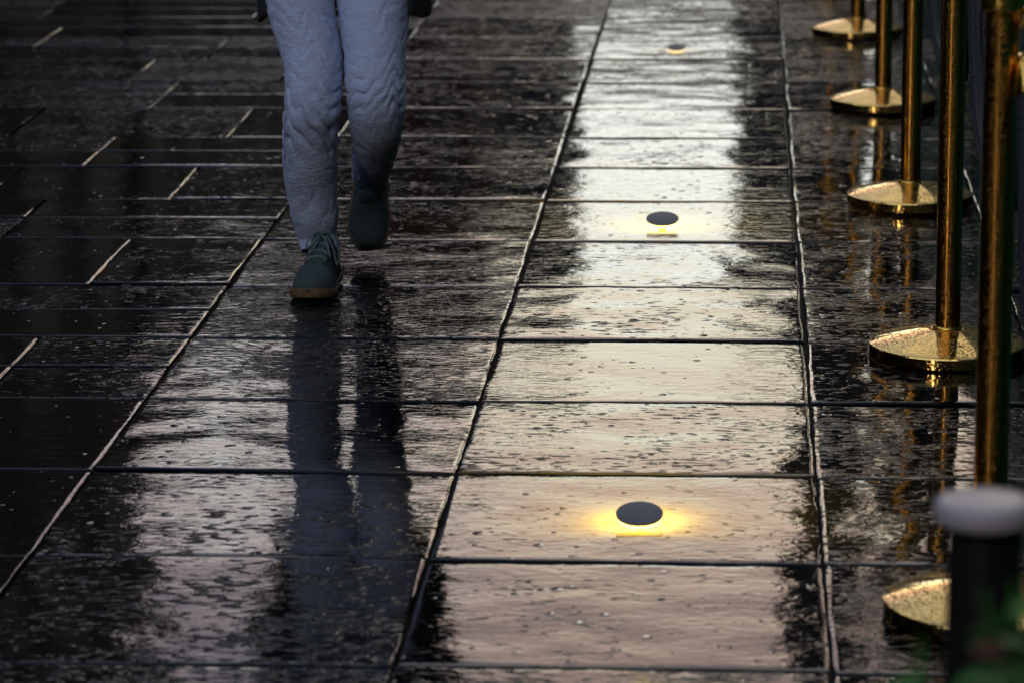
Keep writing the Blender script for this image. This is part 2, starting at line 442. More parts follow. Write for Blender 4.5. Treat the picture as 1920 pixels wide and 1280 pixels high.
for i, y in enumerate((3.0, 4.85, 6.7, 8.55, 10.4, 12.25, 14.1)):
    screen(y, y + 1.8, ['green terrace screen nearest the camera', 'second green terrace screen from the camera', 'third green terrace screen, behind the middle post',
                        'fourth green terrace screen from the camera', 'fifth green terrace screen, behind the hanging rope', 'sixth green terrace screen from the camera',
                        'green terrace screen farthest down the street'][i])

# ------------------------------------------------------------------ brass posts
def brass(name, base, rough, drops):
    m = mat(name, base, rough, 1.0)
    t = m.node_tree; b = t.nodes['Principled BSDF']; co = nd(m, 'ShaderNodeTexCoord')
    v = nd(m, 'ShaderNodeTexVoronoi'); v.inputs['Scale'].default_value = drops[0]; t.links.new(co.outputs['Object'], v.inputs['Vector'])
    r = nd(m, 'ShaderNodeMapRange', interpolation_type='SMOOTHERSTEP'); t.links.new(v.outputs['Distance'], r.inputs[0])
    r.inputs[1].default_value = .10; r.inputs[2].default_value = .50; r.inputs[3].default_value = 1; r.inputs[4].default_value = 0
    n2 = nd(m, 'ShaderNodeTexNoise'); n2.inputs['Scale'].default_value = drops[0] * .35; n2.inputs['Detail'].default_value = 3
    t.links.new(co.outputs['Object'], n2.inputs['Vector'])
    mm = nd(m, 'ShaderNodeMath', operation='MULTIPLY'); t.links.new(r.outputs[0], mm.inputs[0]); t.links.new(n2.outputs[0], mm.inputs[1])
    bp = nd(m, 'ShaderNodeBump'); bp.inputs['Distance'].default_value = drops[1]; bp.inputs['Strength'].default_value = 1
    if name == 'wet_brass_base':     # rain beads lie on the sloping top, not on the rim
        sz = nd(m, 'ShaderNodeSeparateXYZ'); t.links.new(co.outputs['Object'], sz.inputs[0])
        zr = nd(m, 'ShaderNodeMapRange'); zr.inputs[1].default_value = .0285; zr.inputs[2].default_value = .0325; zr.inputs[3].default_value = .08
        t.links.new(sz.outputs['Z'], zr.inputs[0]); t.links.new(zr.outputs[0], bp.inputs['Strength'])
    t.links.new(mm.outputs[0], bp.inputs['Height']); t.links.new(bp.outputs[0], b.inputs['Normal'])
    tn = nd(m, 'ShaderNodeTexNoise'); tn.inputs['Scale'].default_value = 22; t.links.new(co.outputs['Object'], tn.inputs['Vector'])
    rr = nd(m, 'ShaderNodeMapRange'); rr.inputs[1].default_value = .3; rr.inputs[2].default_value = .7
    rr.inputs[3].default_value = rough * .8; rr.inputs[4].default_value = rough * 1.3
    t.links.new(tn.outputs[0], rr.inputs[0]); t.links.new(rr.outputs[0], b.inputs['Roughness'])
    return m
m_brass_base = brass('wet_brass_base', (.84, .56, .18), .07, (210, .0085))
m_brass_pole = brass('wet_brass_tube', (.58, .30, .065), .15, (330, .0006))
m_brass_fit = brass('brass_fitting', (.90, .58, .14), .2, (200, .0004))
def make_post():
    t = thing('barrier_post', '', 'post', (0, 0, 0), 'brass rope posts in a row')
    Rb = .1645
    prof = [(Rb - .004, .001), (Rb, .005), (Rb, .0255), (Rb - .0015, .0285), (Rb - .005, .0300)]
    for i in range(1, 13):
        u = i / 12; prof.append((Rb - .005 - (Rb - .035) * u, .0300 + .027 * (1 - (1 - u) ** 1.3)))
    prof += [(.0285, .0565)]
    v, f = lathe(prof, 128); o = mesh_obj('base', v, f, m_brass_base, t); sharp_edges(o, 25)
    v, f = lathe([(.0300, .0560), (.0305, .0600), (.0275, .0630), (.0262, .0635)], 64); mesh_obj('collar', v, f, m_brass_fit, t)
    v, f = lathe([(.0262, .050), (.0262, .955)], 64); mesh_obj('pole', v, f, m_brass_pole, t); sharp_edges(t.children[-1])
    v, f = lathe([(.034, .953), (.0345, .956), (.0345, .990), (.032, .995), (.028, 1.000), (.026, 1.010), (.018, 1.018), (.004, 1.021)], 64)
    mesh_obj('head', v, f, m_brass_fit, t); sharp_edges(t.children[-1])
    for s in (-1, 1):   # rope eyes
        pts = [(.034 + .011 * math.sin(a), s * .012 , .945 - .0 + .012 * math.cos(a)) for a in [2 * PI * k / 20 for k in range(20)]]
        v, f = tube(pts + [pts[0]], .003, 8, cap=False); mesh_obj('eye', v, f, m_brass_fit, t)
    return t
def copy_tree(o, parent=None):
    c = o.copy(); link(c)
    if parent: c.parent = parent
    for ch in o.children: copy_tree(ch, c)
    return c
POSTS = [(.345, 3.24), (.391, 5.00), (.4345, 6.815), (.4412, 8.562), (.4372, 10.222), (.4158, 11.92), (.362, 13.55)]
plab = ['brass rope post nearest the camera, outside the picture', 'brass post rising behind the pale-capped bollard, its base half hidden',
        'brass post whose droplet-covered base is sharpest, right of the path', 'brass post third from the camera, base beyond the sharp one',
        'brass post fourth from the camera, in soft focus', 'brass post near the top of the picture, blurred base fully in view',
        'brass post farthest away, only its front rim at the top edge']
proto = make_post()
for i, (x, y) in enumerate(POSTS):
    o = proto if i == 0 else copy_tree(proto)
    o.location = (x, y, .003); o.rotation_euler.z = R(random.uniform(-8, 8)) if i else 0; o['label'] = plab[i]

m_rope = noise_bump(mat('black_braided_rope', (.006, .007, .010), .6), 420, .0008, color=(.022, .023, .030))
def rope(a, b, low, label):
    t = thing('barrier_rope', label, 'rope', ((a[0] + b[0]) / 2, (a[1] + b[1]) / 2, low), 'black ropes between the brass posts')
    org = Vector(t.location)
    A = Vector((a[0] + .036, a[1] + .02, .905)) - org; B = Vector((b[0] + .040, b[1] - .02, .905)) - org
    n = 360; pts = []
    for i in range(n + 1):
        u = i / n
        # denser samples near the steep ends
        s = .5 - .5 * math.cos(PI * u); k = abs(2 * s - 1)
        h = -.005 + (.84 - low + .005) * (k ** 4.0)
        p = A.lerp(B, s * .975 + .0125); p.z = h
        if s < .03 or s > .97: pass
        pts.append(p)
    def braid(an, s):
        lane = an * 7 / PI; row = s * 62
        c = abs(math.sin(lane * PI / 2)) ** .5
        q = abs(math.sin(PI * (row + (.5 if int(lane) % 2 else 0) + .25 * math.sin(lane * PI)))) ** .5
        return .76 + .30 * c * q
    # resample to even arc length
    L_ = [0]
    for i in range(1, len(pts)): L_.append(L_[-1] + (pts[i] - pts[i - 1]).length)
    m_ = int(L_[-1] / .003); ev = []; j = 0
    for i in range(m_ + 1):
        d = L_[-1] * i / m_
        while j < len(L_) - 2 and L_[j + 1] < d: j += 1
        ev.append(pts[j].lerp(pts[j + 1], (d - L_[j]) / max(1e-9, L_[j + 1] - L_[j])))
    v, f = tube(ev, .0185, 56, braid); mesh_obj('rope', v, f, m_rope, t)
    for P0, P1, q, sgn in ((ev[0], ev[4], A, 1), (ev[-1], ev[-5], B, -1)):
        d = (P0 - P1).normalized(); e = P0 + d * .055
        v, f = tube([P0 - d * .012, P0 - d * .010, P0 + d * .040, P0 + d * .044, P0 + d * .050, P0 + d * .056], [.0195, .0205, .0205, .019, .010, .006], 32)
        fer = mesh_obj('end_cap', v, f, m_brass_fit, t); sharp_edges(fer)
        top = Vector((q.x - .004, q.y, .935 - org.z))
        st = P0 + d * .056
        hook = catmull([st, st.lerp(top, .5) + Vector((.008, 0, 0)), top + Vector((.006, sgn * .004, .012)), top + Vector((-.008, 0, .010)), top + Vector((-.010, 0, -.006))], 8)
        v, f = tube(hook, .0035, 10); mesh_obj('hook', v, f, m_brass_fit, t)
rl = ['black braided rope hanging lowest in front, beside the bollard', 'black braided rope at the right edge, bottom loop seen between the two nearest posts',
      'black braided rope behind the sharp brass post', 'black braided rope between third and fourth brass posts', 'black braided rope between fourth and fifth brass posts',
      'black braided rope between the two farthest brass posts']
lows = [.50, .555, .50, .52, .52, .52]
for i in range(6): rope(POSTS[i], POSTS[i + 1], lows[i], rl[i])

# ------------------------------------------------------------------ glowing ground lights
m_disc = noise_bump(mat('dark_disc_coating', (.085, .095, .12), .32), 300, .0004, rough=(.25, .42))
m_glow = bpy.data.materials.new('lamp_diffuser'); m_glow.use_nodes = True
t = m_glow.node_tree; t.nodes.clear()
o_ = t.nodes.new('ShaderNodeOutputMaterial'); em = t.nodes.new('ShaderNodeEmission'); em.inputs[0].default_value = (1, .78, .42, 1); em.inputs[1].default_value = 2.2
tr = t.nodes.new('ShaderNodeBsdfTransparent'); mxs = t.nodes.new('ShaderNodeMixShader'); mxs.inputs[0].default_value = .5
nn = t.nodes.new('ShaderNodeTexNoise'); nn.inputs['Scale'].default_value = 60; mr = t.nodes.new('ShaderNodeMapRange'); mr.inputs[3].default_value = .42; mr.inputs[4].default_value = .58
t.links.new(nn.outputs[0], mr.inputs[0]); t.links.new(mr.outputs[0], mxs.inputs[0])
t.links.new(tr.outputs[0], mxs.inputs[1]); t.links.new(em.outputs[0], mxs.inputs[2]); t.links.new(mxs.outputs[0], o_.inputs[0])
PUCK_W = 360.0
def make_puck():
    th = thing('ground_light', '', 'light', (0, 0, 0), 'round lights set on the middle strip')
    r, tilt = .041, R(14.5); seg = 96
    def tip(parts):      # the flat drum leans towards the camera, its front edge on the paving
        vs, fs = parts
        return [(x, y * math.cos(tilt) - z * math.sin(tilt), y * math.sin(tilt) + z * math.cos(tilt) + r * math.sin(tilt) + .001) for x, y, z in vs], fs
    v, f = tip(lathe([(r * .97, 0), (r * .985, .001), (r * .985, .0058)], seg)); mesh_obj('diffuser', v, f, m_glow, th); sharp_edges(th.children[-1])
    v, f = tip(lathe([(r * .97, .0058), (r, .0063), (r, .0085), (r * .985, .0093), (r * .93, .0095), (.001, .0096)], seg)); mesh_obj('cap', v, f, m_disc, th); sharp_edges(th.children[-1])
    v, f = lathe([(.009, .0005), (.008, .008)], 32); mesh_obj('foot', v, f, m_black, th); sharp_edges(th.children[-1])
    ld = bpy.data.lights.new('lamp', 'SPOT'); ld.energy = PUCK_W; ld.color = (1, .61, .015); ld.spot_size = R(177); ld.spot_blend = .02; ld.shadow_soft_size = .004; ld.specular_factor = .02
    lo = bpy.data.objects.new('lamp', ld); link(lo); lo.parent = th; lo.visible_glossy = False; lo.location = (0, .022, .0205)
    ld.energy = PUCK_W * 2.3
    l2 = ld.copy(); l2.energy = PUCK_W * .55
    lo = bpy.data.objects.new('lamp', l2); link(lo); lo.parent = th; lo.visible_glossy = False; lo.location = (0, -.020, .0092)
    return th
pk = make_puck()
for i, (x, y, s, lb) in enumerate(((-.1707, 5.512, 1.0, 'dark disc light nearest the camera, yellow glow round it'), (-.1975, 8.246, 1.0, 'dark disc light in the middle of the strip, cream glow round it'),
                                   (-.2277, 11.48, .78, 'smallest dark disc light, far up the strip near the top edge'))):
    o = pk if i == 0 else copy_tree(pk); o.location = (x, y, .001); o.scale = (s, s, s); o['label'] = lb
    for ch in o.children:
        if ch.type == 'LIGHT' and i: ch.data = ch.data.copy(); ch.data.energy *= (1, .9, .05)[i]

# ------------------------------------------------------------------ the walker
m_jean = noise_bump(mat('blue_grey_denim', (.48, .56, .78), .85), 300, .0010, detail=3, color=(.37, .44, .64))
def creases(m, scale, dist, stretch):
    # crisp creases where the noise crosses its middle value, laid under the weave
    t = m.node_tree; b = t.nodes['Principled BSDF']; old = b.inputs['Normal'].links[0].from_node
    co = nd(m, 'ShaderNodeTexCoord'); mp_ = nd(m, 'ShaderNodeMapping'); mp_.inputs['Scale'].default_value = stretch
    mp_.inputs['Rotation'].default_value = (0, R(14), 0)
    t.links.new(co.outputs['Object'], mp_.inputs[0])
    hs = []
    for sc_, k in ((scale, 1), (scale * 2.3, .45)):
        n = nd(m, 'ShaderNodeTexNoise'); n.inputs['Scale'].default_value = sc_; n.inputs['Detail'].default_value = 2; n.inputs['Distortion'].default_value = .7
        t.links.new(mp_.outputs[0], n.inputs['Vector'])
        a = nd(m, 'ShaderNodeMath', operation='SUBTRACT'); t.links.new(n.outputs[0], a.inputs[0]); a.inputs[1].default_value = .5
        c = nd(m, 'ShaderNodeMath', operation='ABSOLUTE'); t.links.new(a.outputs[0], c.inputs[0])
        p = nd(m, 'ShaderNodeMath', operation='POWER'); t.links.new(c.outputs[0], p.inputs[0]); p.inputs[1].default_value = .7
        q = nd(m, 'ShaderNodeMath', operation='MULTIPLY'); t.links.new(p.outputs[0], q.inputs[0]); q.inputs[1].default_value = k; hs.append(q)
    ad_ = nd(m, 'ShaderNodeMath', operation='ADD'); t.links.new(hs[0].outputs[0], ad_.inputs[0]); t.links.new(hs[1].outputs[0], ad_.inputs[1])
    bp = nd(m, 'ShaderNodeBump'); bp.inputs['Distance'].default_value = dist
    t.links.new(ad_.outputs[0], bp.inputs['Height']); t.links.new(bp.outputs[0], old.inputs['Normal'])
creases(m_jean, 44, .0032, (.6, .6, 1.5))
m_coat = noise_bump(mat('dark_coat_cloth', (.012, .018, .022), .85), 90, .003, color=(.018, .026, .030))
m_suede = noise_bump(mat('teal_grey_suede', (.038, .058, .060), .9), 160, .0015, color=(.058, .084, .086))
m_lace = noise_bump(mat('grey_lace', (.10, .145, .155), .85), 500, .0006)
m_sole = noise_bump(mat('tan_rubber_sole', (.15, .10, .05), .55), 120, .0012, color=(.14, .08, .035))
m_skin = noise_bump(mat('skin', (.42, .25, .18), .5), 200, .0003)
m_hair = noise_bump(mat('brown_hair', (.03, .018, .012), .5), 80, .004, stretch=(3, 3, .4))
m_stitch = noise_bump(mat('seam_thread', (.40, .43, .60), .8), 500, .0003)
walker = thing('person', 'person walking towards the camera in pale blue jeans, dark open coat and grey laced shoes', 'person', (-.93, 7.55, 0))
WO = Vector((-.93, 7.55, 0))
# cross sections measured down each leg: centre x, y, z and half width
FRONT = [(-.975, 7.66, .93, .105), (-1.030, 7.63, .80, .0900), (-1.0168, 7.56, .6589, .0805), (-1.0024, 7.53, .601, .0748), (-.985, 7.50, .5435, .0696), (-.9781, 7.47, .4862, .0676),
         (-.9793, 7.45, .4276, .0664), (-.9863, 7.46, .389, .0641), (-.9948, 7.50, .2954, .0633), (-.9964, 7.53, .2274, .0600), (-.9922, 7.55, .1606, .0560),
         (-.9915, 7.565, .1079, .0465), (-.9840, 7.555, .0830, .0470), (-.9835, 7.55, .0700, .0455)]
REAR = [(-.880, 7.68, .93, .105), (-.856, 7.66, .7957, .0934), (-.8496, 7.58, .6565, .0854), (-.8444, 7.54, .5998, .0796), (-.8385, 7.50, .5437, .0719), (-.8362, 7.47, .4864, .0705),
        (-.8335, 7.46, .4387, .0681), (-.8382, 7.50, .3830, .0630), (-.8503, 7.58, .3326, .0575), (-.8755, 7.74, .2548, .0498), (-.8960, 7.85, .2020, .0445)]
def interp(tab, n):
    P = [Vector((a, b, c)) for a, b, c, _ in tab]; r = [q[3] for q in tab]
    P2 = catmull(P, n); r2 = [v.x for v in catmull([(x, 0, 0) for x in r], n)]
    return P2, r2
def leg(tab, seed, knee_z, side, folds, cuffz):
    P2, r2 = interp(tab, 26); P2 = [p - WO for p in P2]; seg = 128; vs, fs = [], []
    n = len(P2); s = 0
    for i, p in enumerate(P2):
        t = (P2[min(i + 1, n - 1)] - P2[max(i - 1, 0)]).normalized()
        u = Vector((1, 0, 0)); u = (u - t * u.dot(t)).normalized(); v = t.cross(u)
        if i: s += (P2[i] - P2[i - 1]).length
        for k in range(seg):
            a = 2 * PI * k / seg
            q = p + u * math.cos(a) * r2[i] + v * math.sin(a) * r2[i] * 1.08
            dq = 0
            zz = q.z
            # drag folds: long diagonal creases gathered round the knee and above the hem
            for (fz, amp, wid, slope, freq, ph) in folds:
                gauss = math.exp(-((zz - fz) / wid) ** 2)
                if gauss < .01: continue
                x = (zz + slope * math.cos(a) * .06 + .040 * noise.noise((math.cos(a) * 2 + seed, math.sin(a) * 2, zz * 9))) * freq + ph
                ridge = (1 - abs(math.sin(x))) ** 1.7
                br = .35 + .9 * max(0, noise.noise((math.cos(a) * 1.6 + seed * 3, math.sin(a) * 1.6, zz * 12 + ph)) + .45)
                dq -= 1.15 * amp * gauss * ridge * br
            dq += .0016 * noise.fractal((math.cos(a) * 1.3 + seed, math.sin(a) * 1.3, zz * 16), .8, 2.1, 4)
            c = Vector((math.cos(a), math.sin(a), zz))
            dq += .0007 * noise.fractal((math.cos(a) * 3.2 + seed, math.sin(a) * 3.2, zz * 42), .7, 2.2, 3)
            vs.append(q + (u * math.cos(a) + v * math.sin(a)) * dq)
    for i in range(n - 1):
        for k in range(seg):
            k2 = (k + 1) % seg; fs.append((i * seg + k, i * seg + k2, (i + 1) * seg + k2, (i + 1) * seg + k))
    # hem turned inwards
    b = (n - 1) * seg; c0 = sum((Vector(vs[b + k]) for k in range(seg)), Vector()) / seg
    for k in range(seg): vs.append(Vector(vs[b + k]).lerp(c0, .10) + Vector((0, 0, .010)))
    for k in range(seg): fs.append((b + k, b + (k + 1) % seg, b + seg + (k + 1) % seg, b + seg + k))
    return vs, fs
FOLD_F = [(.385, .0100, .070, 1.3, 62, .4), (.47, .0045, .07, .7, 70, 1.6), (.20, .0030, .07, -1.1, 45, .7), (.085, .0060, .022, .1, 90, 2.6), (.62, .0030, .09, .5, 95, .2)]
FOLD_R = [(.46, .0060, .07, -1.2, 80, 1.0), (.60, .0025, .10, -.6, 90, .3), (.31, .0050, .06, .8, 75, .5)]
v1, f1 = leg(FRONT, 3.1, .40, -1, FOLD_F, .08)
v2, f2 = leg(REAR, 8.7, .44, 1, FOLD_R, .2)
# hips
hv, hf = [], []
hips = [(.76, .150, .105, .10), (.82, .168, .112, .09), (.88, .172, .116, .09), (.94, .168, .110, .08), (1.0, .155, .100, .08)]
for z, a_, b_, yo in hips:
    for k in range(64):
        a = 2 * PI * k / 64; hv.append((.0 + a_ * math.cos(a), .09 + b_ * math.sin(a), z))
for i in range(len(hips) - 1):
    for k in range(64): hf.append((i * 64 + k, i * 64 + (k + 1) % 64, (i + 1) * 64 + (k + 1) % 64, (i + 1) * 64 + k))
hf.append(tuple(range(63, -1, -1))); hf.append(tuple(256 + k for k in range(64)))
off1 = len(v1); off2 = off1 + len(v2)
mesh_obj('jeans', v1 + v2 + hv, f1 + [tuple(q + off1 for q in f) for f in f2] + [tuple(q + off2 for q in f) for f in hf], m_jean, walker)
jeans = walker.children[-1]
# outer side seam of the front leg
P2, r2 = interp(FRONT, 10)
sp = []
for i, p in enumerate(P2):
    if .30 < p.z < .92: sp.append(p - WO + Vector((-math.cos(R(34)) * (r2[i] + .001), -math.sin(R(34)) * (r2[i] * 1.08 + .001), 0)))
v, f = tube(sp, .0016, 8); mesh_obj('seam', v, f, m_stitch, jeans)

# body: one continuous skin
def skin_body():
    J = {'pelvis': (0, .09, .92, .11), 'belly': (0, .085, 1.05, .105), 'chest': (0, .085, 1.24, .095), 'neck0': (0, .075, 1.38, .045), 'neck': (0, .055, 1.43, .045),
         'rh': (-.085, .09, .86, .085), 'rk': (-.050, -.085, .44, .048), 'ra': (-.055, .03, .085, .034), 'lh': (.075, .10, .86, .085), 'lk': (.095, -.07, .44, .048), 'la': (.035, .31, .19, .034),
         'rs': (-.150, .08, 1.32, .036), 're': (-.215, .13, 1.06, .038), 'rw': (-.205, .04, .83, .025), 'rp': (-.200, .03, .77, .022),
         'ls': (.150, .08, 1.32, .036), 'le': (.215, .11, 1.06, .038), 'lw': (.205, .10, .83, .025), 'lp': (.200, .10, .77, .022),
         'rt': (-.03, -.16, .035, .026), 'lt': (.04, .25, .075, .026), 'head0': (0, .04, 1.50, .062), 'head1': (0, .035, 1.58, .083), 'head2': (0, .045, 1.645, .068)}
    E = [('pelvis', 'belly'), ('belly', 'chest'), ('chest', 'neck0'), ('neck0', 'neck'), ('neck', 'head0'), ('head0', 'head1'), ('head1', 'head2'), ('pelvis', 'rh'), ('rh', 'rk'), ('rk', 'ra'), ('ra', 'rt'),
         ('pelvis', 'lh'), ('lh', 'lk'), ('lk', 'la'), ('la', 'lt'), ('chest', 'rs'), ('rs', 're'), ('re', 'rw'), ('rw', 'rp'), ('chest', 'ls'), ('ls', 'le'), ('le', 'lw'), ('lw', 'lp')]
    names = list(J); vs = [J[n][:3] for n in names]; rad = [J[n][3] for n in names]; es = [(names.index(a), names.index(b)) for a, b in E]
    for s, base in ((-1, 'rp'), (1, 'lp')):
        bx, by, bz, _ = J[base]; bi = names.index(base)
        for k, (oy, ln_) in enumerate(((-.028, .062), (-.010, .074), (.009, .070), (.026, .056))):
            prev = bi
            for q in range(3):
                u = (q + 1) / 3; vs.append((bx - s * .018 * u * u, by + oy * (.7 + .3 * u) - .01 * u * u, bz - .028 - ln_ * u)); rad.append(.0088 - .001 * q); es.append((prev, len(vs) - 1)); prev = len(vs) - 1
        prev = bi
        for q in range(2):
            u = (q + 1) / 2; vs.append((bx - s * .012 * u, by - .030 - .022 * u, bz + .012 - .045 * u)); rad.append(.0098 - .001 * q); es.append((prev, len(vs) - 1)); prev = len(vs) - 1
    me = bpy.data.meshes.new('body'); me.from_pydata(vs, es, []); me.update()
    o = bpy.data.objects.new('body', me); link(o); o.parent = walker
    md = o.modifiers.new('Skin', 'SKIN')
    for i, sv in enumerate(me.skin_vertices[0].data): sv.radius = (rad[i], rad[i]); sv.use_root = (i == 0)
    o.modifiers.new('Sub', 'SUBSURF').levels = 2
    o.modifiers['Sub'].render_levels = 2
    dg = bpy.context.evaluated_depsgraph_get(); ev = o.evaluated_get(dg)
    nm = bpy.data.meshes.new_from_object(ev); o.modifiers.clear(); o.data = nm
    nm.materials.clear(); nm.materials.append(m_skin)
    # face: nose, brow, chin pushed out of the same surface
    for v in nm.vertices:
        c = v.co
        if c.z > 1.47:
            fx, fz = c.x, c.z - 1.565
            if c.y < .0:
                c.y -= .020 * math.exp(-(fx / .010) ** 2 - ((fz + .015) / .022) ** 2)
                c.y += .007 * (math.exp(-((abs(fx) - .030) / .012) ** 2 - ((fz - .012) / .010) ** 2))
                c.y -= .006 * math.exp(-(fx / .022) ** 2 - ((fz + .048) / .007) ** 2)
                c.y -= .008 * math.exp(-(fx / .025) ** 2 - ((fz + .082) / .014) ** 2)
            c.x *= .88
    nm.shade_smooth(); nm.update(); return o
body = skin_body()
for s in (-1, 1):
    bm = bmesh.new(); bmesh.ops.create_uvsphere(bm, u_segments=16, v_segments=10, radius=.0115)
    bmesh.ops.translate(bm, vec=(s * .029, -.026, 1.577), verts=bm.verts); bm_obj('eye', bm, mat('eye_white', (.7, .7, .68), .2), walker)
    bm = bmesh.new(); bmesh.ops.create_uvsphere(bm, u_segments=16, v_segments=10, radius=1)
    bmesh.ops.scale(bm, vec=(.008, .018, .030), verts=bm.verts); bmesh.ops.translate(bm, vec=(s * .075, .045, 1.565), verts=bm.verts); bm_obj('ear', bm, m_skin, walker)
# hair: a cap and strands falling to the collar
bm = bmesh.new(); bmesh.ops.create_uvsphere(bm, u_segments=48, v_segments=32, radius=1)
for v in bm.verts:
    c = v.co; y, z = c.y, c.z
    k = 1 + .05 * noise.noise((c.x * 5, c.y * 5, c.z * 2))
    front = y < -.1
    v.co = (c.x * .088 * k, .055 + c.y * .098 * k, 1.60 + c.z * .098 * k)
    if front and z < .35: v.co.y += .09 * min(1, (.35 - z) * 2)
    if not front and z < 0: v.co.z -= .10 * (-z); v.co.x *= 1.05
bm_obj('hair', bm, m_hair, walker)

# open coat: a curved shell round back and sides, its hem at mid thigh
def coat():
    vs, fs = [], []; nz_, na = 60, 96
    a0, a1 = R(-34), R(214)          # open towards the camera (-y)
    for i in range(nz_ + 1):
        u = i / nz_; z = 1.40 - .79 * u
        wx = .105 + .095 * min(1, u * 3.2) ** .6 - .006 * max(0, u - .55) / .45
        if u > .1: wx -= .022 * math.exp(-((u - .42) / .18) ** 2)
        wy = .080 + .055 * min(1, u * 3) + .05 * max(0, u - .4)
        for k in range(na + 1):
            q = k / na; a = a0 + (a1 - a0) * q
            f_ = 1 + .03 * math.sin(a * 7 + u * 2) * max(0, u - .3) + .02 * noise.noise((math.cos(a) * 2, math.sin(a) * 2, z * 6))
            hem = .010 * math.sin(a * 3 + 1) * (u ** 6) + .022 * (u ** 8) * (math.exp(-(q / .05) ** 2) + math.exp(-((1 - q) / .05) ** 2))
            vs.append((wx * math.cos(a) * f_ + .005, .085 + wy * math.sin(a) * f_, z + hem))
    W_ = na + 1
    for i in range(nz_):
        for k in range(na): fs.append((i * W_ + k, i * W_ + k + 1, (i + 1) * W_ + k + 1, (i + 1) * W_ + k))
    o = mesh_obj('coat', vs, fs, m_coat, walker)
    md = o.modifiers.new('thick', 'SOLIDIFY'); md.thickness = .007
    return o
ct = coat()
for s in (-1, 1):
    pts = [(s * .120, .08, 1.385), (s * .168, .08, 1.34), (s * .195, .10, 1.2), (s * .222, .13 if s < 0 else .11, 1.06), (s * .215, .08, .93), (s * .206, .045 if s < 0 else .10, .84)]
    pp = catmull(pts, 10)
    v, f = tube(pp, [.055 + .012 * math.sin(min(1, i / 18) * PI / 2) - .022 * i / len(pp) for i in range(len(pp))], 32,
                lambda a, q: 1 + .05 * noise.noise((math.cos(a) * 2, math.sin(a) * 2, q * 22)), cap=True)
    mesh_obj('sleeve', v, f, m_coat, ct)
# a grey scarf-like shirt front under the coat
vs, fs = [], []
for i in range(13):
    u = i / 12; z = 1.40 - .44 * u; wx = .075 + .085 * min(1, u * 2.5); wy = .075 + .05 * min(1, u * 2)
    for k in range(48):
        a = 2 * PI * k / 48; vs.append((wx * math.cos(a), .085 + wy * math.sin(a), z))
for i in range(12):
    for k in range(48): fs.append((i * 48 + k, i * 48 + (k + 1) % 48, (i + 1) * 48 + (k + 1) % 48, (i + 1) * 48 + k))
mesh_obj('jumper', vs, fs, noise_bump(mat('dark_knit', (.02, .021, .026), .9), 150, .002), walker)

